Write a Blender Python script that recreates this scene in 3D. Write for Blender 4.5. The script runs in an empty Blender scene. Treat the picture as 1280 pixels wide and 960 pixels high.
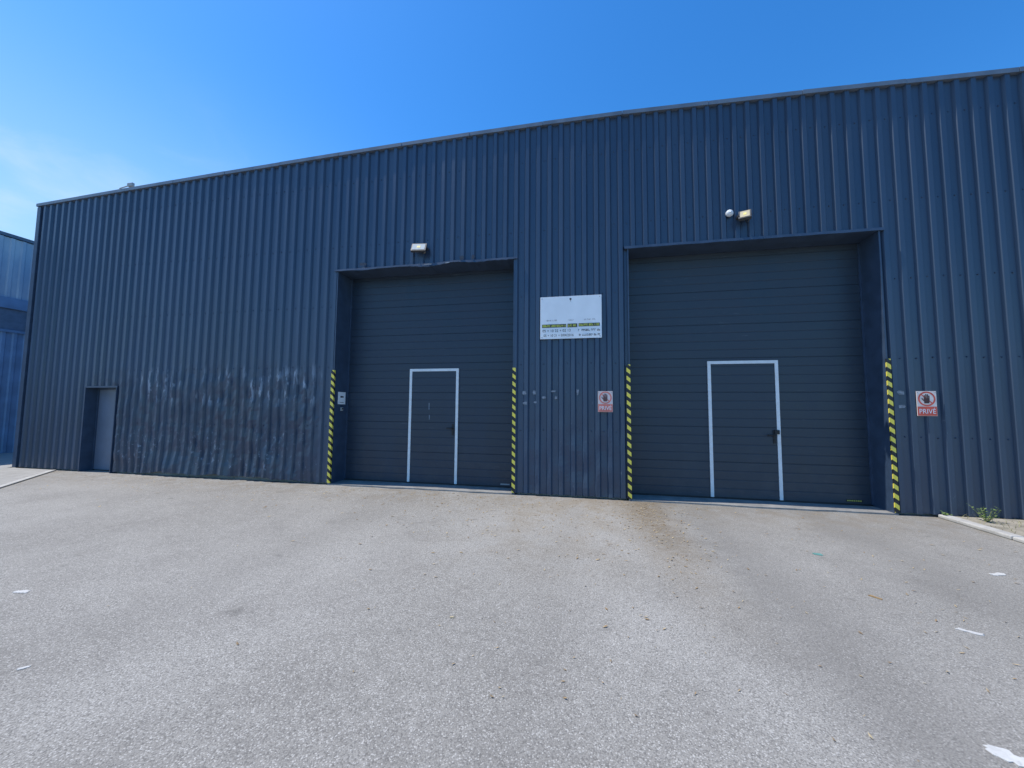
import bpy, math, random
from mathutils import Vector, Matrix, noise as mn
random.seed(7)
S = bpy.context.scene
COL = S.collection
rad = math.radians

# ------------------------------------------------------------------ camera
D, EYE, FPX = 6.82, 1.5, 475.0
yaw, pitch, roll = rad(11.4), rad(4.0), rad(0.5)
fwd0 = Vector((-math.sin(yaw), math.cos(yaw), 0)); right0 = Vector((math.cos(yaw), math.sin(yaw), 0)); up0 = Vector((0, 0, 1))
fwd = fwd0*math.cos(pitch)+up0*math.sin(pitch); up1 = up0*math.cos(pitch)-fwd0*math.sin(pitch)
rgt = right0*math.cos(roll)+up1*math.sin(roll); upv = up1*math.cos(roll)-right0*math.sin(roll)
CP = Vector((0, -D, EYE))
cd = bpy.data.cameras.new('camera'); cam = bpy.data.objects.new('camera', cd); COL.objects.link(cam)
cd.sensor_width = 36; cd.sensor_fit = 'HORIZONTAL'; cd.lens = FPX/1280*36; cd.clip_end = 2000; cd.clip_start = 0.05
M = Matrix((rgt, upv, -fwd)).transposed().to_4x4(); M.translation = CP
cam.matrix_world = M
S.camera = cam
def ray(px, py): return rgt*(px-640)-upv*(py-480)+fwd*FPX
def F(px, py, y=0.0):
    r = ray(px, py); p = CP+r*((y-CP.y)/r.y); return round(p.x, 3), round(p.z, 3)
def G(px, py):
    r = ray(px, py); p = CP+r*(-CP.z/r.z); return round(p.x, 3), round(p.y, 3)

# ------------------------------------------------------------------ mesh helpers
class MB:
    def __init__(s): s.v = []; s.f = []
    def face(s, pts):
        n = len(s.v); s.v += [tuple(p) for p in pts]; s.f.append(tuple(range(n, n+len(pts)))); return s
    def box(s, x0, x1, y0, y1, z0, z1, mtx=None):
        c = [(x0,y0,z0),(x1,y0,z0),(x1,y1,z0),(x0,y1,z0),(x0,y0,z1),(x1,y0,z1),(x1,y1,z1),(x0,y1,z1)]
        if mtx is not None: c = [tuple(mtx @ Vector(p)) for p in c]
        n = len(s.v); s.v += c
        for q in ((0,3,2,1),(4,5,6,7),(0,1,5,4),(1,2,6,5),(2,3,7,6),(3,0,4,7)): s.f.append(tuple(n+i for i in q))
        return s
    def tube(s, p0, p1, r0, r1=None, n=10, cap=True):
        p0 = Vector(p0); p1 = Vector(p1); r1 = r0 if r1 is None else r1
        d = (p1-p0).normalized(); a = d.orthogonal().normalized(); b = d.cross(a)
        k = len(s.v)
        for p, r in ((p0, r0), (p1, r1)):
            for i in range(n):
                t = 2*math.pi*i/n; s.v.append(tuple(p+a*math.cos(t)*r+b*math.sin(t)*r))
        for i in range(n): s.f.append((k+i, k+(i+1) % n, k+n+(i+1) % n, k+n+i))
        if cap: s.f.append(tuple(k+i for i in reversed(range(n)))); s.f.append(tuple(k+n+i for i in range(n)))
        return s
    def prism(s, pts, h0, h1):
        n = len(pts); k = len(s.v)
        s.v += [(x, y, h0) for x, y in pts]+[(x, y, h1) for x, y in pts]
        s.f.append(tuple(k+i for i in reversed(range(n)))); s.f.append(tuple(k+n+i for i in range(n)))
        for i in range(n): s.f.append((k+i, k+(i+1) % n, k+n+(i+1) % n, k+n+i))
        return s
    def build(s, name, m, parent=None, origin=None, bevel=0, smooth=False):
        o0 = Vector(origin) if origin is not None else (Vector(parent['_o']) if parent is not None else Vector((0,0,0)))
        me = bpy.data.meshes.new(name)
        me.from_pydata([tuple(Vector(p)-o0) for p in s.v], [], s.f); me.update()
        if m: me.materials.append(m)
        o = bpy.data.objects.new(name, me); COL.objects.link(o)
        if parent is not None: o.parent = parent
        else: o.location = o0
        o['_o'] = tuple(o0)
        if smooth:
            for p in me.polygons: p.use_smooth = True
        if bevel:
            b = o.modifiers.new('bevel', 'BEVEL'); b.width = bevel; b.segments = 2; b.limit_method = 'ANGLE'
        return o
def tag(o, label=None, cat=None, group=None, kind=None):
    if label: o['label'] = label
    if cat: o['category'] = cat
    if group: o['group'] = group
    if kind: o['kind'] = kind
    return o
def empty(name, loc):
    o = bpy.data.objects.new(name, None); COL.objects.link(o); o.location = loc; o['_o'] = tuple(loc); o.empty_display_size = .2; return o
def text_mb(body, size, x, z, y, align='CENTER', sx=1.0):
    c = bpy.data.curves.new('t', 'FONT'); c.body = body; c.size = size; c.align_x = align; c.align_y = 'CENTER'
    o = bpy.data.objects.new('t', c); COL.objects.link(o); bpy.context.view_layer.update()
    dg = bpy.context.evaluated_depsgraph_get()
    me = bpy.data.meshes.new_from_object(o.evaluated_get(dg))
    b = MB(); b.v = [(x+v.co.x*sx, y, z+v.co.y) for v in me.vertices]; b.f = [tuple(p.vertices) for p in me.polygons]
    bpy.data.objects.remove(o); bpy.data.curves.remove(c); bpy.data.meshes.remove(me)
    return b

# ------------------------------------------------------------------ material helpers
class NT:
    def __init__(s, name):
        s.m = bpy.data.materials.new(name); s.m.use_nodes = True; s.t = s.m.node_tree; s.N = s.t.nodes; s.L = s.t.links
        s.b = s.N['Principled BSDF']
        s.pos = s.N.new('ShaderNodeNewGeometry').outputs['Position']
    def put(s, sock, v):
        if isinstance(v, bpy.types.NodeSocket): s.L.new(v, sock)
        else: sock.default_value = v
    def math(s, op, a, b=0.0, c=None, clamp=False):
        n = s.N.new('ShaderNodeMath'); n.operation = op; n.use_clamp = clamp; s.put(n.inputs[0], a); s.put(n.inputs[1], b)
        if c is not None: s.put(n.inputs[2], c)
        return n.outputs[0]
    def scale(s, v3, src=None):
        n = s.N.new('ShaderNodeVectorMath'); n.operation = 'MULTIPLY'; s.put(n.inputs[0], src or s.pos); n.inputs[1].default_value = v3; return n.outputs[0]
    def sep(s, src=None):
        n = s.N.new('ShaderNodeSeparateXYZ'); s.put(n.inputs[0], src or s.pos); return n.outputs
    def noise(s, sc, det=4, rough=.55, vec=None, dist=0):
        n = s.N.new('ShaderNodeTexNoise'); s.put(n.inputs['Vector'], vec or s.pos); n.inputs['Scale'].default_value = sc
        n.inputs['Detail'].default_value = det; n.inputs['Roughness'].default_value = rough; n.inputs['Distortion'].default_value = dist; return n.outputs['Fac']
    def rng(s, v, a, b, c=0.0, d=1.0, smooth=True):
        n = s.N.new('ShaderNodeMapRange'); n.interpolation_type = 'SMOOTHSTEP' if smooth else 'LINEAR'; s.put(n.inputs[0], v)
        for i, q in enumerate((a, b, c, d)): n.inputs[i+1].default_value = q
        return n.outputs[0]
    def mix(s, f, a, b, mode='MIX'):
        n = s.N.new('ShaderNodeMix'); n.data_type = 'RGBA'; n.blend_type = mode; n.clamp_factor = True
        s.put(n.inputs[0], f)
        for sock, v in ((n.inputs[6], a), (n.inputs[7], b)):
            s.put(sock, v if isinstance(v, bpy.types.NodeSocket) else (*v, 1))
        return n.outputs[2]
    def bump(s, h, strength=.3, dist=.01):
        n = s.N.new('ShaderNodeBump'); n.inputs['Strength'].default_value = strength; n.inputs['Distance'].default_value = dist; s.put(n.inputs['Height'], h); s.L.new(n.outputs[0], s.b.inputs['Normal'])
    def done(s, col, rough=.5, metal=0.0, spec=.5):
        s.put(s.b.inputs['Base Color'], col if isinstance(col, bpy.types.NodeSocket) else (*col, 1)); s.put(s.b.inputs['Roughness'], rough)
        s.b.inputs['Metallic'].default_value = metal; s.b.inputs['Specular IOR Level'].default_value = spec; return s.m
def plain(name, c, rough=.5, var=.15, sc=8, metal=0.0, spec=.5):
    t = NT(name); n = t.noise(sc, 3)
    a = tuple(x*(1-var) for x in c); b = tuple(min(1, x*(1+var)) for x in c)
    return t.done(t.mix(t.rng(n, .3, .7), a, b), t.rng(n, .3, .7, rough*.9, min(1, rough*1.1)), metal, spec)

def wall_material():
    t = NT('navy_coated_steel')
    x, y, z = t.sep()
    st = t.noise(2.2, 4, .6, t.scale((1, 1, .12)))
    big = t.noise(.35, 2)
    c = t.mix(t.rng(st, .3, .7), (.035, .065, .120), (.047, .082, .142))
    c = t.mix(t.rng(big, .35, .65, 0, .6), c, (.042, .071, .120))
    c = t.mix(t.rng(x, -9, 3, 0, .7), c, (.042, .066, .104))
    wn_ = t.N.new('ShaderNodeTexWhiteNoise'); wn_.noise_dimensions = '1D'; t.L.new(t.math('FLOOR', t.math('DIVIDE', x, 1.05)), wn_.inputs['W'])
    c = t.mix(t.math('MULTIPLY', wn_.outputs['Value'], .25), c, (.024, .040, .068))
    grime = t.math('MULTIPLY', t.rng(x, -6.0, -5.0, 1, .25), t.rng(z, 1.6, 2.6, .5, 0))
    c = t.mix(t.math('MULTIPLY', grime, t.rng(big, .3, .6, .6, 1)), c, (.026, .040, .066))
    dn = t.noise(5, 4, .65, t.scale((1, 1, .5)))
    dust = t.math('MULTIPLY', t.rng(z, 0, .7, 1, 0), t.rng(dn, .35, .7, .05, .4))
    c = t.mix(dust, c, (.075, .084, .098))
    mx = t.math('MULTIPLY', t.rng(x, -11.4, -10.2), t.rng(x, -5.5, -5.1, 1, 0))
    patch = t.rng(t.noise(.9, 2), .40, .54)
    sm1 = t.math('MULTIPLY', t.rng(t.noise(13, 3, .65, t.scale((1, .2, .22))), .50, .60), t.math('MULTIPLY', t.rng(z, 1.45, 1.75), t.rng(z, 2.15, 2.5, 1, 0)))
    sm1 = t.math('MULTIPLY', sm1, t.rng(y, -.03, -.005, .6, .15))
    sm2 = t.math('MULTIPLY', t.rng(t.noise(17, 4, .7, t.scale((1, .2, .5))), .57, .66), t.math('MULTIPLY', t.rng(z, .1, .3), t.rng(z, .7, 1.3, .6, 0)))
    scm = t.math('MULTIPLY', t.math('MULTIPLY', mx, patch), t.math('MAXIMUM', sm1, sm2))
    c = t.mix(scm, c, (.27, .33, .42))
    g = t.math('MULTIPLY', t.rng(t.noise(22, 3, .7, t.scale((1, .3, .35))), .66, .73), t.rng(z, 1.8, 3.0, .35, 0))
    c = t.mix(g, c, (.18, .21, .25))
    t.bump(t.noise(1.6, 2, .5, t.scale((2.5, 1, .8))), .22, .03)
    return t.done(c, t.rng(st, .3, .7, .28, .40), 0, .5)
def ground_material():
    t = NT('worn_asphalt')
    x, y, z = t.sep()
    big = t.noise(.25, 3, .6); mid = t.noise(1.3, 5, .68); fine = t.noise(11, 5, .75)
    c = t.mix(t.rng(big, .35, .65), (.278, .261, .232), (.352, .333, .300))
    c = t.mix(t.rng(mid, .42, .72, 0, .6), c, (.215, .200, .178))
    c = t.mix(t.rng(fine, .45, .75, 0, .5), c, (.41, .388, .348))
    vn = t.N.new('ShaderNodeTexVoronoi'); t.L.new(t.pos, vn.inputs['Vector']); vn.inputs['Scale'].default_value = 150
    sp = t.N.new('ShaderNodeSeparateColor'); t.L.new(vn.outputs['Color'], sp.inputs[0]); vd = vn.outputs['Distance']
    c = t.mix(t.rng(sp.outputs[0], .0, .42, .66, 0), c, (.115, .108, .098))
    c = t.mix(t.rng(sp.outputs[1], .75, 1, 0, .68), c, (.55, .525, .48))
    c = t.mix(t.rng(vd, .4, .8, 0, .45), c, (.13, .122, .11))
    wob = t.math('MULTIPLY', t.math('SUBTRACT', mid, .5), 1.0)
    for x0, w, a in ((1.5, .6, .42), (3.2, .55, .32), (-3.2, .6, .15), (-.3, .35, .12)):
        d = t.math('ABSOLUTE', t.math('SUBTRACT', t.math('ADD', x, wob), x0))
        c = t.mix(t.math('MULTIPLY', t.rng(d, 0, w, a, 0), t.rng(fine, .3, .65, .55, 1)), c, (.13, .121, .108))
    c = t.mix(t.rng(x, .2, 3.0, 0, .28), c, (.18, .168, .15))
    sn = t.rng(t.noise(3.2, 5, .72), .38, .64)
    c = t.mix(t.math('MULTIPLY', sn, t.rng(y, -1.7, -.05, 0, .55)), c, (.19, .155, .11))
    dx = t.math('ABSOLUTE', t.math('SUBTRACT', t.math('ADD', x, t.math('MULTIPLY', wob, 1.4)), -.35))
    st = t.math('MULTIPLY', t.math('MULTIPLY', t.rng(dx, .2, 1.7, 1, 0), t.rng(y, -4.2, -.6, 0, 1)), t.rng(mid, .38, .6, .15, 1))
    c = t.mix(t.math('MULTIPLY', st, .42), c, (.27, .215, .145))
    dx = t.math('ABSOLUTE', t.math('SUBTRACT', x, t.math('ADD', t.math('ADD', t.math('MULTIPLY', y, -.05), .78), t.math('MULTIPLY', wob, .5))))
    st = t.math('MULTIPLY', t.math('MULTIPLY', t.rng(dx, .03, .5, 1, 0), t.rng(y, -4.6, -1.0, 0, 1)), t.rng(fine, .3, .6, .3, 1))
    c = t.mix(t.math('MULTIPLY', st, .70), c, (.160, .118, .068))
    ob = t.math('MULTIPLY', t.rng(t.noise(2.1, 2, .5, t.scale((1, 1.6, 1))), .70, .76), .4)
    c = t.mix(ob, c, (.12, .112, .10))
    t.bump(t.math('SUBTRACT', t.math('MULTIPLY', fine, .7), t.math('MULTIPLY', vd, .5)), .42, .007)
    return t.done(c, .88, 0, .3)
def hazard_material():
    t = NT('yellow_black_hazard_stripes'); x, y, z = t.sep()
    u = t.math('FRACT', t.math('DIVIDE', t.math('ADD', z, t.math('MULTIPLY', t.math('ADD', x, y), .8)), .14))
    s = t.rng(u, .49, .51, 0, 1, False)
    n = t.noise(18, 4, .7)
    yel = t.mix(t.rng(n, .45, .75), (.86, .70, .08), (.70, .60, .20))
    blk = t.mix(t.rng(n, .5, .75), (.012, .012, .014), (.05, .05, .055))
    return t.done(t.mix(s, yel, blk), .5)
def door_material(name, a, b):
    t = NT(name); x, y, z = t.sep()
    st = t.noise(1.5, 4, .6, t.scale((1.2, 1, .5)))
    c = t.mix(t.rng(st, .3, .7), a, b)
    d = t.math('MULTIPLY', t.rng(z, 0, 1.3, 1, 0), t.rng(t.noise(4, 5, .7), .4, .75, 0, .35))
    c = t.mix(d, c, (.075, .08, .088))
    sc = t.math('MULTIPLY', t.rng(t.noise(9, 4, .7, t.scale((.25, 1, 1.5))), .66, .74), .25)
    c = t.mix(sc, c, (.13, .14, .155))
    t.bump(t.noise(140, 2, .6, t.scale((1, 1, .3))), .10, .004)
    return t.done(c, t.rng(st, .3, .7, .36, .5), 0, .45)
def concrete(name, a=(.33, .32, .30), b=(.45, .44, .41)):
    t = NT(name); n = t.noise(4, 5, .7); c = t.mix(t.rng(n, .3, .7), a, b)
    c = t.mix(t.rng(t.noise(35, 4, .7), .55, .75, 0, .6), c, tuple(q*.5 for q in a))
    t.bump(t.noise(60, 3, .7), .4, .008); return t.done(c, .9)
def leafmat(name, a, b):
    t = NT(name); return t.done(t.mix(t.rng(t.noise(14, 3), .35, .65), a, b), .7)

mw = wall_material(); mg = ground_material(); mh = hazard_material()
md1 = door_material('door_steel_left', (.017, .030, .051), (.024, .039, .063)); md2 = door_material('door_steel_right', (.024, .037, .055), (.030, .044, .063))
mtrim = plain('navy_flashing', (.038, .063, .107), .40, .15, 5)
mcop = plain('grey_coping', (.13, .16, .20), .4, .15, 3)
mwhite = plain('white_aluminium', (.70, .71, .72), .4, .06, 12)
mblack = plain('black_rubber', (.014, .014, .016), .6, .2, 20)
mconc = concrete('concrete', (.28, .265, .24), (.37, .355, .325)); mpale = concrete('pale_kerb', (.36, .345, .315), (.50, .48, .44))
mthr = concrete('threshold_concrete', (.19, .185, .175), (.29, .28, .26))
mpdoor = plain('pale_grey_blue_door', (.12, .15, .205), .42, .08, 3)
mboard = plain('board_white', (.76, .78, .80), .45, .04, 3)
mink = plain('black_ink', (.02, .02, .022), .6, .1); mgrey_ink = plain('grey_ink', (.30, .31, .32), .6, .1)
mlime = plain('lime_ink', (.62, .66, .08), .55, .1); mdkgreen = plain('dark_strip', (.06, .065, .05), .6, .2)
mred = plain('red_print', (.70, .10, .06), .5, .12); mpink = plain('faded_red_print', (.68, .19, .15), .55, .15)
mbrown = plain('brown_ink', (.07, .03, .028), .6, .15); mbrown2 = plain('faded_brown_ink', (.13, .06, .055), .6, .15)
mresid = plain('glue_residue', (.19, .22, .26), .8, .3, 30)
mdark = plain('dark_cast_metal', (.04, .042, .046), .5, .15, 15)
mgreyh = plain('light_grey_cast_metal', (.30, .31, .31), .5, .1, 15)
mlens = plain('frosted_glass', (.50, .51, .48), .2, .05, 10); mlensw = plain('warm_reflection_glass', (.58, .48, .30), .2, .08, 10)  # second lens: warm reflection painted into the glass colour
mscrape = plain('bare_scraped_steel', (.30, .32, .35), .55, .2, 20)

# ------------------------------------------------------------------ ground
g = MB(); g.face([(-400, -400, 0), (400, -400, 0), (400, 400, 0), (-400, 400, 0)])
tag(g.build('ground', mg), kind='structure')
pv = MB(); pv.prism([(-12.35, -.06), (-13.9, -.06), (-13.9, 14), (-18.15, 14), (-18.15, -4.2), (-9.2, -3.1)][::-1], 0, .016)
tag(pv.build('pavement', mconc), kind='structure')
ka, kc = Vector((-12.3, -.09, 0)), Vector((-9.1, -3.2, 0)); dk = (kc-ka).normalized(); nk = Vector((-dk.y, dk.x, 0))*.05
kb = MB()
tag(kb.prism([tuple((ka+nk)[:2]), tuple((kc+nk)[:2]), tuple((kc-nk)[:2]), tuple((ka-nk)[:2])][::-1], 0, .026).build('kerb', mpale, bevel=.01), kind='structure')
mbed = concrete('dry_soil', (.22, .195, .15), (.38, .34, .27))
bd = MB(); bd.prism([(5.12, -.05), (5.12, -8), (9.5, -8), (9.5, -.05)][::-1], 0, .03)
tag(bd.build('planting_bed', mbed), kind='structure')
kr = MB()
yk = -.06
while yk > -8:
    L = .98; kr.box(4.97, 5.11, yk-L, yk, 0, .055+random.uniform(-.008, .006)); yk -= L+.012
tag(kr.build('kerb', mpale, bevel=.014), kind='structure')

# ------------------------------------------------------------------ warehouse
XL, XR, DEP = -13.7, 9.2, 22.0
RZ = [(-13.9, 6.63), (-10.5, 6.735), (-7.66, 6.815), (-4.5, 6.88), (-1.4, 6.92), (.66, 6.905), (3.5, 6.82), (6.5, 6.70), (9.4, 6.56)]
def roofz(x):
    for (a, za), (b, zb) in zip(RZ, RZ[1:]):
        if x <= b: return za+(zb-za)*(x-a)/(b-a)
    return RZ[-1][1]
OPEN = [(-5.05, -1.33, 4.325, .42), (.68, 4.48, 4.36, .40), (-11.62, -10.66, 1.95, .2)]
wh = empty('warehouse', (0, 0, 0))
tag(wh, 'long navy blue corrugated metal warehouse with two big recessed sectional doors', 'warehouse')
PIT = .21
pts = []
k = math.floor(XL/PIT)
while k*PIT < XR:
    b = k*PIT
    for dx, yy in ((0, 0), (.098, 0), (.122, -.042), (.184, -.042)): pts.append((b+dx, yy))
    k += 1
pts = [p for p in pts if XL < p[0] < XR]
def yat(x):
    for (a, ya), (b, yb) in zip(pts, pts[1:]):
        if a <= x <= b: return ya+(yb-ya)*(x-a)/(b-a)
    return 0
for e in [XL, XR]+[q for o in OPEN for q in o[:2]]: pts.append((e, yat(e)))
pts = sorted(set(pts))
def sm(a, b, v):
    t = max(0, min(1, (v-a)/(b-a))); return t*t*(3-2*t)
def dent(x, z):
    m = sm(-12.0, -10.6, x)*(1-sm(-5.6, -5.15, x))*(1-sm(1.9, 2.7, z))
    d = m*(.030*mn.noise(Vector((x*1.7, z*1.3, 3.1)))+.018*mn.noise(Vector((x*5, z*3.2, 9)))+.012*mn.noise(Vector((x*13, z*6, 4))))
    m2 = sm(-10.2, -9.0, x)*(1-sm(-6.4, -5.5, x))*(1-sm(.05, .6, z))
    d += m2*(-.05+.08*mn.noise(Vector((x*2.3, 0, 5))))
    d += .004*mn.noise(Vector((x*.9, z*.5, 1)))
    m3 = sm(-1.3, -1.1, x)*(1-sm(.4, .6, x))*(1-sm(.7, 1.6, z))
    d += m3*.022*mn.noise(Vector((x*4, z*3, 2)))
    return d
zg = [i*.09 for i in range(1, 31)]+[2.95+i*.35 for i in range(12)]
W = MB()
for (xa, ya), (xb, yb) in zip(pts, pts[1:]):
    if xb-xa < 1e-4: continue
    xm = (xa+xb)/2; z0 = .035
    for o in OPEN:
        if o[0] < xm < o[1]: z0 = o[2]
    def zlow(x):
        m2 = sm(-10.2, -9.0, x)*(1-sm(-6.4, -5.5, x)); return .035+.045*m2*(1+mn.noise(Vector((x*2, 0, 0))))
    za, zb = roofz(xa)-.02, roofz(xb)-.02
    la, lb = (zlow(xa), zlow(xb)) if z0 < .1 else (z0, z0)
    zs = [z for z in zg if max(la, lb)+.03 < z < min(za, zb)-.05]
    n = len(W.v)
    rows = [(la, lb)]+[(z, z) for z in zs]
    for p, q in rows: W.v += [(xa, ya+dent(xa, p), p), (xb, yb+dent(xb, q), q)]
    W.v += [(xa, ya, za), (xb, yb, zb)]
    for i in range(len(rows)): q = n+2*i; W.f.append((q, q+1, q+3, q+2))
W.build('wall', mw, wh)
MB().face([(XL, 0, 0), (XL, 0, roofz(XL)), (XL, DEP, roofz(XL)), (XL, DEP, 0)]).build('side_wall', mtrim, wh)
MB().face([(XR, 0, 0), (XR, DEP, 0), (XR, DEP, roofz(XR)), (XR, 0, roofz(XR))]).build('side_wall', mtrim, wh)
MB().face([(XL, DEP, 0), (XL, DEP, roofz(XL))]+[(x, DEP, z) for x, z in RZ[1:-1]]+[(XR, DEP, roofz(XR)), (XR, DEP, 0)]).build('rear_wall', mtrim, wh)
rf = MB(); xs = [XL-.02]+[x for x, z in RZ[1:-1]]+[XR+.02]
for a, b in zip(xs, xs[1:]): rf.face([(a, .02, roofz(a)-.06), (b, .02, roofz(b)-.06), (b, DEP, roofz(b)-.06), (a, DEP, roofz(a)-.06)])
rf.build('roof', plain('roof_sheet', (.2, .21, .22), .6), wh)
cp = MB()
seg = [XL-.06+i*(XR-XL+.12)/16 for i in range(17)]
for i, (a, b) in enumerate(zip(seg, seg[1:])):
    b2 = b-.006
    za, zb = roofz(a), roofz(b2); j = random.uniform(-.004, .004)
    n = len(cp.v)
    for yy, dz in ((-.065, -.055), (-.065, .016), (.2, .045), (.2, -.05)): cp.v += [(a, yy+j, za+dz), (b2, yy+j, zb+dz)]
    cp.f += [(n, n+1, n+3, n+2), (n+2, n+3, n+5, n+4), (n+4, n+5, n+7, n+6), (n+6, n+7, n+1, n), (n, n+2, n+4, n+6), (n+1, n+7, n+5, n+3)]
cp.build('roof_coping', mcop, wh)
MB().box(XL-.03, XL+.09, -.055, .1, .02, roofz(XL)-.08).build('corner_flashing', mtrim, wh, bevel=.006)
for a, b in ((XL+.1, -11.66), (-10.62, -5.09), (-1.29, .64), (4.52, XR)): MB().box(a, b, .06, .16, .0, .14).build('base_plinth', mthr, wh)
scw = MB()
for k in range(int(XL/PIT)+1, int(XR/PIT)):
    x = k*PIT+.0475
    for z in (1.15, 2.35, 3.6, 4.85, 6.2):
        if any(o[0]-.1 < x < o[1]+.1 and z < o[2]+.15 for o in OPEN): continue
        y = dent(x, z)
        scw.tube((x, y+.002, z+random.uniform(-.015, .015)), (x, y-.008, z), .011, .009, 6)
tag(scw.build('cladding_screws', mtrim, wh), kind='stuff')

# ---- openings
def opening(o, dm):
    x0, x1, zt, dp = o
    for s, x in ((1, x0), (-1, x1)):
        MB().box(min(x, x+s*.022), max(x, x+s*.022), -.044, dp+.05, .0, zt).build('door_jamb', mtrim, wh)
    b = MB(); N = 90
    def gs(x, c, w_): return math.exp(-((x-c)/w_)**2)
    def w(x):
        v = .005*mn.noise(Vector((x*3, 0, zt)))
        if dm:
            v += -.030*gs(x, -3.05, .28)-.024*gs(x, -2.1, .22)+.012*gs(x, -2.55, .2)-.016*gs(x, -4.4, .25)
            v += (-.016*abs(mn.noise(Vector((x*7, 7, 1))))-.009*mn.noise(Vector((x*17, 3, 1))))*(.4+.6*sm(-3.6, -3.1, x))
        return v
    def yy(x): return -.070 - ((.03*max(0, mn.noise(Vector((x*1.6, 5, 1))))+.02*gs(x, -2.4, .5)) if dm else 0)
    for i in range(N):
        a, c = x0-.05+(x1-x0+.1)*i/N, x0-.05+(x1-x0+.1)*(i+1)/N
        wa, wc = w(a), w(c); ua, uc = (wa*.5, wc*.5); H = .03 if dm else .04
        b.face([(a, yy(a), zt-.006+wa), (c, yy(c), zt-.006+wc), (c, yy(c)+.004, zt+H+uc), (a, yy(a)+.004, zt+H+ua)])
        b.face([(a, yy(a)+.004, zt+H+ua), (c, yy(c)+.004, zt+H+uc), (c, 0.002, zt+.055), (a, 0.002, zt+.055)])
        b.face([(a, dp+.05, zt-.01), (c, dp+.05, zt-.01), (c, yy(c), zt-.006+wc), (a, yy(a), zt-.006+wa)])
    b.build('lintel', mtrim, wh)
    if dm:
        for px, py, wd, ht, tl in ((455, 331, .16, .06, .1), (578, 323, .09, .08, -.2), (592, 322, .06, .09, .25), (536, 331, .16, .02, .05), (560, 329, .10, .018, -.08)):
            cx, cz = F(px, py, -.08); R = Matrix.Translation((cx, -.11, cz)) @ Matrix.Rotation(tl, 4, 'Y') @ Matrix.Rotation(rad(25), 4, 'X')
            q = MB(); q.face([tuple(R @ Vector(v)) for v in ((-wd/2, 0, -ht/2), (wd*.35, .004, -ht*.35), (wd/2, 0, ht*.3), (wd*.1, .01, ht/2), (-wd*.45, 0, ht*.4))]); q.build('torn_flashing', mtrim if ht > .05 else mscrape, wh)
opening(OPEN[0], True); opening(OPEN[1], False)
for o in OPEN[:2]:
    th = MB(); n = 14
    fy = [-.05+random.uniform(-.03, .02) for _ in range(n+1)]
    P = [(o[0]-.02+(o[1]-o[0]+.04)*i/n, fy[i]) for i in range(n+1)]
    th.prism(P+[(o[1]+.02, o[3]+.05), (o[0]-.02, o[3]+.05)], 0, .024)
    th.build('threshold', mthr, wh)

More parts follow.
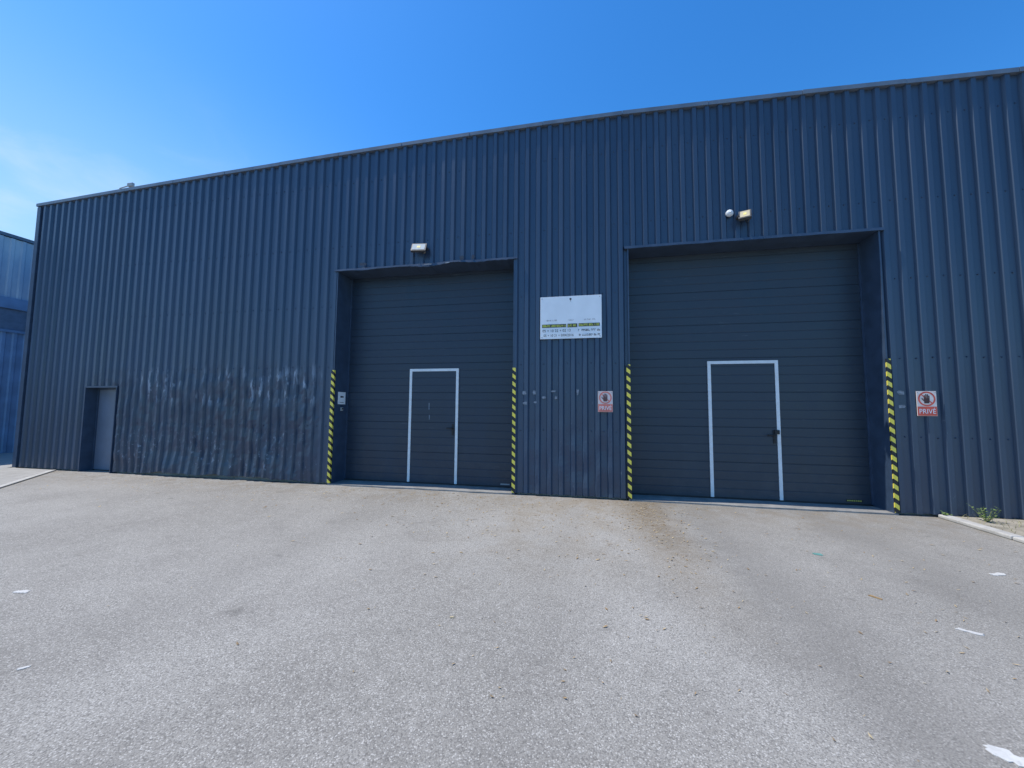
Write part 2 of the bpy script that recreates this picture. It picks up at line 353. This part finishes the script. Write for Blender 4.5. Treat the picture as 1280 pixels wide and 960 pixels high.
def panel_mb(x0, x1, z0, z1, y, base=.03, step=.30):
    b = MB(); z = z0
    lines = []
    k = 0
    while base+k*step < z1:
        q = base+k*step
        if q > z0+.02 and q < z1-.02: lines.append((q, .008 if k % 4 == 0 else .004))
        k += 1
    prof = [(y, z0)]
    for q, dpt in lines: prof += [(y, q-.008), (y+dpt, q-.003), (y+dpt, q+.003), (y, q+.008)]
    prof.append((y, z1))
    for (ya, za), (yb, zb) in zip(prof, prof[1:]): b.face([(x0, ya, za), (x1, ya, za), (x1, yb, zb), (x0, yb, zb)])
    for x in (x0, x1): b.face([(x, y, z0), (x, y+.04, z0), (x, y+.04, z1), (x, y, z1)])
    b.face([(x0, y, z1), (x1, y, z1), (x1, y+.04, z1), (x0, y+.04, z1)])
    return b
def sectional(o, m, wx0, wx1, wz, handle, kind):
    x0, x1, zt, dp = o
    d = panel_mb(x0+.022, x1-.022, .05, zt-.012, dp, .05, .150).build('sectional_door', m, wh)
    MB().box(x0+.03, x1-.03, dp-.012, dp+.03, .025, .049).build('bottom_seal', mblack, d)
    MB().box(x0+.022, x0+.05, dp-.02, dp-.002, .05, zt-.02).build('side_seal', mtrim, d)
    MB().box(x1-.05, x1-.022, dp-.02, dp-.002, .05, zt-.02).build('side_seal', mtrim, d)
    fw = .052
    panel_mb(wx0+fw, wx1-fw, .055, wz-fw, dp-.014, .05, .150).build('wicket_door', m, d)
    f = MB(); f.face([(wx0, dp-.026, .052), (wx0+fw, dp-.026, .052), (wx0+fw, dp-.026, wz-fw), (wx1-fw, dp-.026, wz-fw), (wx1-fw, dp-.026, .052), (wx1, dp-.026, .052), (wx1, dp-.026, wz), (wx0, dp-.026, wz)])
    n = len(f.v); f.v += [(a, dp-.001, c) for a, b_, c in f.v]
    for i in range(n): f.f.append((i, n+i, n+(i+1) % n, (i+1) % n))
    f.build('wicket_frame', mwhite, d)
    hx, hz = handle
    h = MB(); h.box(hx-.02, hx+.02, dp-.026, dp-.015, hz-.11, hz+.11)
    h.tube((hx, dp-.026, hz+.03), (hx, dp-.075, hz+.03), .011); h.tube((hx+.01, dp-.07, hz+.03), (hx-.12, dp-.07, hz+.03), .011)
    h.tube((hx, dp-.026, hz-.06), (hx, dp-.034, hz-.06), .014)
    h.build('handle', mblack, d)
    if kind == 'right':
        b = MB(); b.box(hx+.0, hx+.075, dp-.045, dp-.0265, hz+.045, hz+.115); b.build('lock_box', mblack, d, bevel=.004)
        b = MB(); b.box(x1-.40, x1-.16, dp-.004, dp-.001, .075, .115); p = b.build('maker_plate', mink, d)
        b = MB(); xx = x1-.385
        for wdt in (.022, .02, .024, .026, .02, .022, .02): b.box(xx, xx+wdt, dp-.0055, dp-.0045, .085, .105); xx += wdt+.008
        b.build('plate_lettering', plain('dull_yellow_ink', (.42, .40, .08), .6, .1), d)
    else:
        b = MB(); b.box(x1-.34, x1-.16, dp-.004, dp-.001, .075, .10); b.build('maker_plate', mgrey_ink, d)
        cx, _ = F(537, 515, dp)
        MB().box(cx-.015, cx+.0, dp-.0165, dp-.0145, 1.50, 1.64).build('tape_residue', mresid, d)
        MB().box(cx-.003, cx+.01, dp-.0165, dp-.0145, 1.30, 1.40).build('tape_residue', mresid, d)
    return d
a = F(511, 540, .42); b_ = F(572.5, 540, .42); t_ = F(543, 461, .42); h_ = F(566, 537, .4)
tag(sectional(OPEN[0], md1, a[0], b_[0], t_[1], h_, 'left'), 'scuffed dark sectional door with white framed wicket door')
a = F(886, 540, .40); b_ = F(975, 540, .40); t_ = F(930, 451, .40); h_ = F(968, 546, .38)
tag(sectional(OPEN[1], md2, a[0], b_[0], t_[1], h_, 'right'), 'larger dark grey sectional door with white framed wicket door')
# ---- personnel door
x0, x1, zt, dp = OPEN[2]
for s, x in ((1, x0), (-1, x1)): MB().box(min(x, x+s*.02), max(x, x+s*.02), -.046, dp+.04, 0, zt).build('door_jamb', mtrim, wh)
MB().box(x0-.02, x1+.02, -.050, dp+.04, zt, zt+.04).build('lintel', mtrim, wh)
pd = MB().box(x0+.022, x1-.022, dp, dp+.04, .02, zt-.002).build('personnel_door', mpdoor, wh, bevel=.004)
MB().box(x0+.022, x0+.062, dp-.02, dp-.001, .02, zt-.042).build('frame', mtrim, pd)
MB().box(x1-.062, x1-.022, dp-.02, dp-.001, .02, zt-.042).build('frame', mtrim, pd)
MB().box(x0+.022, x1-.022, dp-.02, dp-.001, zt-.042, zt-.003).build('frame', mtrim, pd)
ph = MB(); ph.box(x1-.16, x1-.125, dp-.012, dp-.001, .92, 1.12); ph.tube((x1-.14, dp-.012, 1.05), (x1-.14, dp-.055, 1.05), .01); ph.tube((x1-.13, dp-.05, 1.05), (x1-.25, dp-.05, 1.05), .01); ph.build('handle', mdark, pd)
# ---- hazard strips (front leg and short return into the recess)
for (x, s, zt, ret) in ((OPEN[0][0], -1, F(416, 463)[1], -.01), (OPEN[0][1], 1, F(643, 460)[1], -.02), (OPEN[1][0], -1, F(786, 456)[1], -.02), (OPEN[1][1], 1, F(1108, 449)[1], -.035)):
    b = MB(); xa, xb = (x-.036, x+.026) if s < 0 else (x-.026, x+.032)
    b.box(xa, xb, -.0535, -.0475, .04, zt)
    xi = x+.0225 if s < 0 else x-.0265
    b.box(xi, xi+.004, -.0475, ret, .04, zt)
    b.build('hazard_strip', mh, wh)
# ---- glue residue left by old stickers
for px, py, w, h in ((655, 491, .07, .06), (656, 504, .08, .05), (668, 491, .05, .07), (669, 503, .05, .03), (680, 497, .07, .04), (692, 489, .08, .03), (695, 497, .05, .05), (1126, 491, .09, .06), (1127, 508, .09, .05), (722, 490, .04, .09)):
    cx, cz = F(px, py, -.045)
    b = MB(); n = 9
    b.face([(cx+w/2*(1+.25*random.uniform(-1, 1))*max(-1, min(1, 1.35*math.cos(2*math.pi*i/n))), -.0465, cz+h/2*(1+.25*random.uniform(-1, 1))*max(-1, min(1, 1.35*math.sin(2*math.pi*i/n)))) for i in range(n)])
    b.build('tape_residue', mresid, wh)

# ------------------------------------------------------------------ agent's board
xa, xb, za, zb = -.85, .235, 2.79, 3.56
bo = empty('sign_board', (-.31, -.05, za)); tag(bo, 'white advertising board with small dark print screwed between the two big doors', 'sign')
MB().box(xa, xb, -.056, -.048, za, zb).build('panel', mboard, bo, bevel=.002)
Y = -.0585
lg = MB(); cx = (xa+xb)/2; lg.face([(cx-.015, Y, zb-.07), (cx+.012, Y, zb-.075), (cx+.02, Y, zb-.05), (cx+.006, Y, zb-.035), (cx-.018, Y, zb-.045)]); lg.face([(cx-.004, Y, zb-.10), (cx+.004, Y, zb-.10), (cx+.003, Y, zb-.078), (cx-.003, Y, zb-.078)]); lg.build('emblem', mink, bo)
def scribble(x0, x1, z, h, m, name, y=Y):
    b = MB(); x = x0
    while x < x1-h*.4:
        w = random.uniform(.35, .75)*h
        if random.random() < .13: x += h*.5; continue
        b.box(x, min(x+w*.30, x1), y-.0006, y, z-h/2, z+h/2)
        if random.random() < .6: b.box(x+w*.3, x+w, y-.0006, y, z-h/2, z-h/2+h*.28)
        if random.random() < .6: b.box(x+w*.3, x+w, y-.0006, y, z+h/2-h*.28, z+h/2)
        if random.random() < .5: b.box(x+w*.7, x+w, y-.0006, y, z-h*.22, z+h*.22)
        x += w+h*.18
    b.build(name, m, bo)
for u0, u1 in ((.10, .28), (.46, .57), (.72, .90)): scribble(xa+(xb-xa)*u0, xa+(xb-xa)*u1, za+.335, .026, mgrey_ink, 'lettering')
for u0, u1, z0, z1 in ((.03, .43, .205, .265), (.45, .61, .200, .268), (.63, .97, .21, .268)): MB().box(xa+(xb-xa)*u0, xa+(xb-xa)*u1, Y, Y+.001, za+z0, za+z1).build('printed_band', mdkgreen, bo)
scribble(xa+.045, xa+.455, za+.235, .034, mlime, 'lettering', Y-.002); scribble(xa+.50, xa+.65, za+.234, .034, mlime, 'lettering', Y-.002); scribble(xa+.695, xb-.045, za+.239, .034, mlime, 'lettering', Y-.002)
text_mb('05 + 10 22 + 02 13', .066, xa+.04, za+.145, Y, 'LEFT', .98).build('lettering', mink, bo)
text_mb('05 + 10 21 + 0/04/2016', .062, xa+.06, za+.06, Y, 'LEFT', .9).build('lettering', mink, bo)
scribble(xa+.66, xb-.03, za+.145, .036, mink, 'lettering'); scribble(xa+.69, xb-.03, za+.06, .034, mink, 'lettering')
for x in (xa+.03, xb-.03):
    for z in (za+.03, zb-.03): MB().tube((x, -.056, z), (x, -.0595, z), .008, n=8).build('screw', mgrey_ink, bo)

# ------------------------------------------------------------------ private signs
def private_sign(px0, px1, py0, py1, mr, label, faded):
    xm, zm = F((px0+px1)/2, (py0+py1)/2, -.05)
    x0, _ = F(px0, (py0+py1)/2, -.05); x1, _ = F(px1, (py0+py1)/2, -.05); _, z1 = F((px0+px1)/2, py0, -.05); _, z0 = F((px0+px1)/2, py1, -.05)
    w = x1-x0; h = z1-z0
    o = empty('warning_sign', (xm, -.05, z0)); tag(o, label, 'sign')
    MB().box(x0, x1, -.053, -.0445, z0, z1).build('panel', plain('faded_white', (.68, .56, .53), .5, .08, 6) if faded else plain('yellowed_white', (.76, .64, .58), .5, .08, 6), o, bevel=.002)
    y = -.0545
    bh = h*.38
    MB().face([(x0+.004, y, z0+.004), (x1-.004, y, z0+.004), (x1-.004, y, z0+bh), (x0+.004, y, z0+bh)]).build('printed_band', mr, o)
    text_mb('PRIVÉ', h*.27, xm, z0+bh*.47, y-.0015, 'CENTER', w/h*1.28).build('lettering', mboard, o)
    cz = z0+bh+(h-bh)/2; R = (h-bh)*.48; n = 28
    rg = MB()
    for i in range(n):
        a, c = 2*math.pi*i/n, 2*math.pi*(i+1)/n
        rg.face([(xm+R*.80*math.cos(a), y, cz+R*.80*math.sin(a)), (xm+R*math.cos(a), y, cz+R*math.sin(a)), (xm+R*math.cos(c), y, cz+R*math.sin(c)), (xm+R*.80*math.cos(c), y, cz+R*.80*math.sin(c))])
    d = R*.58; e = R*.05
    rg.face([(xm-d-e, y, cz+d-e), (xm+d-e, y, cz-d-e), (xm+d+e, y, cz-d+e), (xm-d+e, y, cz+d+e)])
    rg.build('prohibition_ring', mr, o)
    hd = MB(); s = R*.72
    def P(u, v): return (xm+u*s, y-.0015, cz+v*s)
    hd.face([P(*q) for q in ((-.42, -.85), (.36, -.85), (.46, -.1), (.44, .1), (-.46, .1), (-.48, -.2))])
    for i, (u, t) in enumerate(((-.36, .72), (-.10, .95), (.15, .9), (.37, .66))): hd.face([P(u-.10, .1), P(u+.09, .1), P(u+.08, t-.08), P(u, t), P(u-.09, t-.08)])
    hd.face([P(-.48, -.2), P(-.46, -.5), P(-.85, .02), P(-.78, .16), P(-.66, .12)])
    hd.build('hand_symbol', mbrown if not faded else mbrown2, o)
    for x in (x0+.015, x1-.015): MB().tube((x, -.053, z1-.018), (x, -.057, z1-.018), .006, n=8).build('screw', mgrey_ink, o)
private_sign(1146, 1171, 489, 520, mred, 'bright red and white private sign with stop hand right of the larger door', False)
private_sign(747.5, 766, 489, 515, mpink, 'faded pink and white private sign with stop hand between the two big doors', True)

# small sign and box on the left door's jamb (it faces right)
XJ = OPEN[0][0]+.022
def J(px, py):
    r = ray(px, py); p = CP+r*((XJ-CP.x)/r.x); return p.y, p.z
_, z1 = J(432, 490.5); _, z0 = J(432, 505.5)
ya, yb = .10, .34
o = empty('pictogram_sign', (XJ, (ya+yb)/2, z0)); tag(o, 'small white pictogram sign inside the left recess of the left big door', 'sign')
MB().box(XJ+.001, XJ+.007, ya, yb, z0, z1).build('panel', plain('sign_white', (.86, .87, .88), .4, .03, 5), o, bevel=.0015)
b = MB(); ym = (ya+yb)/2; zm = (z0+z1)/2; w = (yb-ya)
b.box(XJ+.0075, XJ+.0085, ym-w*.20, ym+w*.10, zm+.01, zm+.045); b.face([(XJ+.0085, ym+w*.10, zm+.02), (XJ+.0085, ym+w*.22, zm+.01), (XJ+.0085, ym+w*.22, zm+.045), (XJ+.0085, ym+w*.10, zm+.035)]); b.box(XJ+.0075, XJ+.0085, ym-w*.28, ym+w*.28, z0+.035, z0+.044)
b.build('pictogram', mdark, o)
yc, zc = J(433, 511)
o = empty('call_button', (XJ, .22, zc-.03)); yc = .22; tag(o, 'tiny pale push button box just below the small pictogram sign', 'button')
MB().box(XJ+.001, XJ+.03, yc-.035, yc+.035, zc-.045, zc+.03).build('housing', mgreyh, o, bevel=.006)
MB().tube((XJ+.03, yc, zc), (XJ+.038, yc, zc), .016, n=12).build('button', mblack, o)

# ------------------------------------------------------------------ floodlights
mled = plain('led_yellow', (.75, .62, .2), .4)
def flood(px, py, w, h, label, hm, lm, tilt, turn):
    x, z = F(px, py, -.15)
    o = empty('floodlight', (x, -.05, z)); tag(o, label, 'floodlight')
    R = Matrix.Translation((x, -.16, z)) @ Matrix.Rotation(turn, 4, 'Z') @ Matrix.Rotation(tilt, 4, 'X')
    hb = MB(); hb.box(-w/2, w/2, -.02, .03, -h/2, h/2, R)
    for i in range(7):
        u = -w/2+.02+i*(w-.04)/6; hb.box(u-.004, u+.004, .0295, .055, -h/2+.02, h/2-.02, R)
    hb.build('housing', hm, o, bevel=.003)
    MB().box(-w/2+.022, w/2-.022, -.0245, -.0205, -h/2+.022, h/2-.022, R).build('lens', lm, o)
    ch = MB(); ch.box(-w*.12, w*.12, -.027, -.025, -h*.14, h*.14, R); ch.build('led_chip', mled, o)
    for bx in (x-w/2-.012, x+w/2+.005): MB().box(bx, bx+.007, -.17, -.052, z-.015, z+.015).build('bracket_arm', mdark, o)
    MB().box(x-w/2-.012, x+w/2+.012, -.0515, -.043, z-.018, z+.018).build('bracket', mdark, o)
    cb = MB(); q = [(x+.02, -.09, z+.02), (x+.05, -.075, z-.09), (x+.1, -.055, z-.06), (x+.11, -.05, z+.06)]
    for a, c in zip(q, q[1:]): cb.tube(a, c, .006, n=6)
    cb.build('cable', mblack, o)
flood(524, 310, .29, .20, 'pale square floodlight on the wall above the left big door', mdark, mlens, rad(-28), rad(8))
flood(931, 269, .18, .20, 'dark square floodlight with lens tinted by a warm reflection above the right big door', mdark, mlensw, rad(-32), rad(-22))
x, z = F(912, 266.5, -.06)
o = empty('alarm_dome', (x, -.045, z)); tag(o, 'small round white dome fixed to the wall left of the dark floodlight', 'alarm')
MB().tube((x, -.0405, z), (x, -.075, z), .058, n=24).build('base', mwhite, o, bevel=.004)
dm = MB()
for i in range(5):
    a, c = math.pi/2*i/5, math.pi/2*(i+1)/5
    dm.tube((x, -.0755-.035*math.sin(a), z), (x, -.0755-.035*math.sin(c), z), .052*math.cos(a), max(.002, .052*math.cos(c)), 24, i == 4)
dm.build('dome', mwhite, o, smooth=True)

# thing on the roof edge at the left
r = ray(163, 232); p = CP+r*((.6-CP.y)/r.y)
o = empty('roof_aerial', (p.x, .6, roofz(p.x)-.06)); tag(o, 'small pale aerial on a short mast above the roof edge at the left', 'aerial')
MB().tube((p.x, .6, roofz(p.x)-.06), (p.x, .6, p.z+.03), .018, n=10).build('mast', mgreyh, o)
MB().tube((p.x-.36, .6, p.z-.04), (p.x+.12, .6, p.z+.03), .014, n=8).build('boom', mgreyh, o)
MB().box(p.x-.03, p.x+.15, .54, .60, p.z-.05, p.z+.04).build('amplifier_box', mgreyh, o, bevel=.01)

# ------------------------------------------------------------------ neighbouring building
XN = -18.2
nb = empty('neighbour_building', (XN, 5, 0)); tag(nb, 'pale blue clad building with a dark roof edge beyond the warehouse at far left', 'building')
tn = NT('weathered_pale_blue_sheet'); nn = tn.noise(1.3, 4, .65, tn.scale((1, 1, .35)))
mn1 = tn.done(tn.mix(tn.rng(nn, .3, .7), (.26, .36, .47), (.40, .49, .57)), .5)
mn2 = plain('strong_blue_sheet', (.15, .26, .42), .5, .15, 2); mn3 = plain('dark_blue_trim', (.08, .12, .18), .5)
def clad(z0, z1):
    w = MB(); y = -3.0
    while y < 22:
        for a, b_, xa_, xb_ in ((0, .12, 0, 0), (.12, .15, 0, .03), (.15, .22, .03, .03), (.22, .25, .03, 0)):
            w.face([(XN+xa_, y+a, z0), (XN+xb_, y+b_, z0), (XN+xb_, y+b_, z1), (XN+xa_, y+a, z1)])
        y += .25
    return w
clad(4.98, 6.9).build('upper_cladding', mn1, nb)
clad(0, 3.9).build('lower_cladding', mn2, nb)
MB().box(XN-14, XN-.02, -3, 22, 0, 6.88).build('wall', mn1, nb)
MB().box(XN-14.05, XN+.05, -3.05, 22.05, 6.92, 7.02).build('roof_edge', mn3, nb)
MB().box(XN-.01, XN+.07, -3, 22, 4.62, 4.97).build('fascia_band', mn2, nb)
MB().box(XN-.01, XN+.06, -3, 22, 3.86, 3.94).build('sill_band', mn2, nb)
mglass = plain('dark_window_glass', (.12, .18, .26), .12, .1)
for y0 in (-2.6, .15, 3.0, 5.7):
    wn = MB(); wn.box(XN-.01, XN+.05, y0, y0+.06, 3.95, 4.61); wn.box(XN-.01, XN+.05, y0+2.0, y0+2.06, 3.95, 4.61); wn.box(XN-.01, XN+.05, y0+1.0, y0+1.05, 3.95, 4.61)
    wf = wn.build('window', mn2, nb)
    MB().box(XN-.015, XN+.01, y0+.06, y0+2.0, 3.95, 4.61).build('pane', mglass, wf)
for a, b_ in ((-3, -2.6), (-.54, .15), (2.21, 3.0), (5.06, 5.7), (7.76, 22)): MB().box(XN-.015, XN+.03, a, b_, 3.95, 4.61).build('pier_panel', mn1, nb)

# ------------------------------------------------------------------ loose stuff on the ground
def leafcloud(b, n, fx, fy, smin, smax, zlift=.004):
    for _ in range(n):
        x, y = fx(), fy(); s = random.uniform(smin, smax); t = random.uniform(0, 6.28); c, q = math.cos(t)*s, math.sin(t)*s; k = random.uniform(.2, .5); cz = random.uniform(.003, .012)
        b.face([(x-c, y-q, zlift), (x+q*k, y-c*k, zlift+cz*.3), (x+c, y+q, zlift+cz), (x-q*k, y+c*k, zlift+cz*.4)])
lf = MB()
leafcloud(lf, 420, lambda: random.gauss(.75, .45), lambda: -abs(random.gauss(0, 1.5))-.15, .008, .026)
leafcloud(lf, 380, lambda: random.gauss(-1.2, 1.0), lambda: -abs(random.gauss(0, 1.3))-.15, .008, .026)
leafcloud(lf, 220, lambda: random.gauss(3.0, 1.2), lambda: -random.uniform(.15, 4.2), .006, .022)
leafcloud(lf, 420, lambda: random.uniform(-11, -2), lambda: -abs(random.gauss(0, .8))-.13, .012, .030)
leafcloud(lf, 160, lambda: random.gauss(0, 1.6), lambda: -random.uniform(1.5, 4.8), .005, .016)
tag(lf.build('dry_leaves', leafmat('dry_leaf', (.24, .15, .07), (.46, .36, .21))), 'scattered small dry brown leaves lying on the worn asphalt in front of the doors', 'leaves', kind='stuff')

mworn = concrete('worn_road_paint', (.42, .41, .39), (.60, .59, .56))
def flake(px, py, L, W_, ang, label, m=None, name='paint_mark', cat='paint mark', hgt=.004):
    x, y = G(px, py); n = 26; t = rad(ang); b = MB(); P = []
    for i in range(n):
        a = 2*math.pi*i/n; k = 1/max(abs(math.cos(a)), abs(math.sin(a)))*.8
        u = L/2*math.cos(a)*k*random.uniform(.72, 1.08); v = W_/2*math.sin(a)*k*random.uniform(.5, 1.15)
        P.append((x+u*math.cos(t)-v*math.sin(t), y+u*math.sin(t)+v*math.cos(t)))
    b.prism(P, .001, hgt); o = b.build(name, m or mworn, origin=(x, y, 0)); tag(o, label, cat)
flake(27, 740, .15, .06, 10, 'white scrap lying on the asphalt at the left edge, farther of two', name='paper_scrap', cat='scrap')
flake(30, 835, .07, .035, 40, 'tiny white scrap on the asphalt at the left edge, nearer of two', name='paper_scrap', cat='scrap')
flake(1247, 718, .19, .07, 20, 'short worn white paint dash on asphalt below the right kerb')
flake(1212, 790, .17, .05, -28, 'worn slanting white paint dash right of centre foreground')
flake(1258, 945, .16, .12, -40, 'broken white paint patch at the bottom right corner')
flake(1022, 693, .10, .08, 0, 'teal paint spot on the asphalt below the larger door', plain('teal_paint', (.10, .27, .24), .6))
flake(565, 772, .035, .025, 0, 'single tan leaf scrap alone on the middle of the asphalt', leafmat('tan_scrap', (.4, .33, .2), (.5, .42, .28)), 'leaf_scrap', 'leaf', .007)
flake(1094, 747, .11, .03, -50, 'brown curled leaf on asphalt right of centre', leafmat('brown_scrap', (.25, .15, .06), (.34, .22, .1)), 'leaf_scrap', 'leaf', .007)

gr = MB()
def blade(b, x, y, h, lean, wd):
    t = random.uniform(0, 6.28); dx, dy = math.cos(t), math.sin(t); px_, py_ = -dy*wd, dx*wd
    p0 = (x, y, .02); p1 = (x+dx*lean*.4, y+dy*lean*.4, .02+h*.65); p2 = (x+dx*lean, y+dy*lean, .02+h)
    b.face([(p0[0]-px_, p0[1]-py_, p0[2]), (p0[0]+px_, p0[1]+py_, p0[2]), (p1[0]+px_*.7, p1[1]+py_*.7, p1[2]), (p1[0]-px_*.7, p1[1]-py_*.7, p1[2])])
    b.face([(p1[0]-px_*.7, p1[1]-py_*.7, p1[2]), (p1[0]+px_*.7, p1[1]+py_*.7, p1[2]), p2])
for _ in range(1500): blade(gr, random.uniform(5.13, 8.5), -random.uniform(.08, 3.2), random.uniform(.02, .10), random.uniform(.03, .1), .003)
tag(gr.build('dry_grass', leafmat('straw', (.40, .33, .18), (.28, .28, .11))), 'short straw coloured dry grass inside the kerbed bed at right', 'grass', kind='stuff')
gg = MB()
for _ in range(700): blade(gg, random.uniform(-18.0, -14.1), random.uniform(3.5, 9), random.uniform(.06, .22), random.uniform(.03, .12), .008)
tag(gg.build('grass', leafmat('green_grass', (.06, .12, .03), (.10, .17, .05))), 'green grass tufts in the gap between the two buildings', 'grass', kind='stuff')

mstem = leafmat('weed_stem', (.12, .15, .05), (.18, .20, .07)); mwl = leafmat('weed_leaf', (.11, .19, .04), (.22, .30, .08))
def weed(x, y, h, n, label):
    o = empty('weed', (x, y, .03)); tag(o, label, 'weed')
    st = MB(); lv = MB()
    for i in range(n):
        t = random.uniform(0, 6.28); l = random.uniform(.2, .75)*h; hh = h*random.uniform(.5, 1)
        p0 = Vector((x, y, .02)); p1 = Vector((x+math.cos(t)*l, min(-.06, y+math.sin(t)*l), .02+hh)); st.tube(p0, p1, .004, .002, 5)
        for k in range(9):
            q = p0.lerp(p1, .25+.75*k/8); a = random.uniform(0, 6.28); s = random.uniform(.02, .045); d = Vector((math.cos(a), math.sin(a), random.uniform(-.2, .6)))*s; e = Vector((-math.sin(a), math.cos(a), random.uniform(-.2, .2)))*s*.35
            lv.face([q, q+d*.5+e, q+d, q+d*.5-e])
    st.build('stem', mstem, o); lv.build('leaves', mwl, o)
x, y = G(1234, 655); weed(x, min(y, -.15), .22, 11, 'bushy green weed at the foot of the wall behind the right kerb')
x, y = G(1182, 648); weed(x, -.12, .08, 5, 'tiny weed in the joint where the right kerb meets the wall')

# ------------------------------------------------------------------ light
el, az = rad(62), rad(5)           # sun to the left, just in front of the facade plane
s = Vector((-math.cos(el)*math.cos(az), -math.cos(el)*math.sin(az), math.sin(el)))
ld = bpy.data.lights.new('sun', 'SUN'); ld.energy = 5.0; ld.angle = rad(.5); ld.color = (1, .955, .89)
lo = bpy.data.objects.new('sun', ld); COL.objects.link(lo); lo.rotation_euler = s.to_track_quat('Z', 'Y').to_euler(); lo.location = (-20, -5, 30)
w = bpy.data.worlds.new('World'); S.world = w; w.use_nodes = True; nt = w.node_tree; nt.nodes.clear()
sky = nt.nodes.new('ShaderNodeTexSky'); sky.sky_type = 'NISHITA'; sky.sun_disc = False; sky.sun_elevation = el; sky.sun_rotation = math.atan2(s.x, s.y)
sky.air_density = 1.0; sky.dust_density = .3; sky.ozone_density = 3.0
hs = nt.nodes.new('ShaderNodeHueSaturation'); hs.inputs['Saturation'].default_value = 1.3; hs.inputs['Value'].default_value = 1.42
bg = nt.nodes.new('ShaderNodeBackground'); bg.inputs['Strength'].default_value = .15
out = nt.nodes.new('ShaderNodeOutputWorld')
tc = nt.nodes.new('ShaderNodeTexCoord')
def wn(op, a, b=None, c=None):
    n = nt.nodes.new('ShaderNodeMath'); n.operation = op
    for i, v in enumerate((a, b, c)):
        if v is None: continue
        if isinstance(v, bpy.types.NodeSocket): nt.links.new(v, n.inputs[i])
        else: n.inputs[i].default_value = v
    return n.outputs[0]
def wr(v, a, b, c, d):
    n = nt.nodes.new('ShaderNodeMapRange'); n.interpolation_type = 'SMOOTHSTEP'; nt.links.new(v, n.inputs[0])
    for i, q in enumerate((a, b, c, d)): n.inputs[i+1].default_value = q
    return n.outputs[0]
def wmix(f, a, b):
    n = nt.nodes.new('ShaderNodeMix'); n.data_type = 'RGBA'
    nt.links.new(f, n.inputs[0]); nt.links.new(a, n.inputs[6])
    if isinstance(b, bpy.types.NodeSocket): nt.links.new(b, n.inputs[7])
    else: n.inputs[7].default_value = b
    return n.outputs[2]
sx = nt.nodes.new('ShaderNodeSeparateXYZ'); nt.links.new(tc.outputs['Generated'], sx.inputs[0])
nt.links.new(sky.outputs[0], hs.inputs['Color'])
tint = nt.nodes.new('ShaderNodeMix'); tint.data_type = 'RGBA'; tint.blend_type = 'MULTIPLY'; tint.inputs[0].default_value = 1; nt.links.new(hs.outputs[0], tint.inputs[6]); tint.inputs[7].default_value = (.70, .98, 1.12, 1)
left = wr(sx.outputs[0], -.45, -.9, 0, 1)
haze = wn('MULTIPLY', wr(sx.outputs[0], -.25, -.92, 0, 1), wr(sx.outputs[2], .68, .15, 0, .75))
c = wmix(haze, tint.outputs[2], (3.6, 5.2, 6.6, 1))
mp = nt.nodes.new('ShaderNodeMapping'); mp.inputs['Scale'].default_value = (2.2, 2.2, 5.5); nt.links.new(tc.outputs['Generated'], mp.inputs[0])
no = nt.nodes.new('ShaderNodeTexNoise'); no.inputs['Scale'].default_value = 1.6; no.inputs['Detail'].default_value = 6; no.inputs['Roughness'].default_value = .55; no.inputs['Distortion'].default_value = .6; nt.links.new(mp.outputs[0], no.inputs['Vector'])
wisp = wn('MULTIPLY', wr(no.outputs['Fac'], .5, .78, 0, .3), wn('MULTIPLY', left, wr(sx.outputs[2], .6, .35, 0, 1)))
c = wmix(wisp, c, (6.0, 6.5, 6.9, 1))
nt.links.new(c, bg.inputs[0]); nt.links.new(bg.outputs[0], out.inputs[0])
S.view_settings.view_transform = 'Standard'; S.view_settings.look = 'None'; S.view_settings.exposure = 0
for o in bpy.data.objects:
    if '_o' in o: del o['_o']
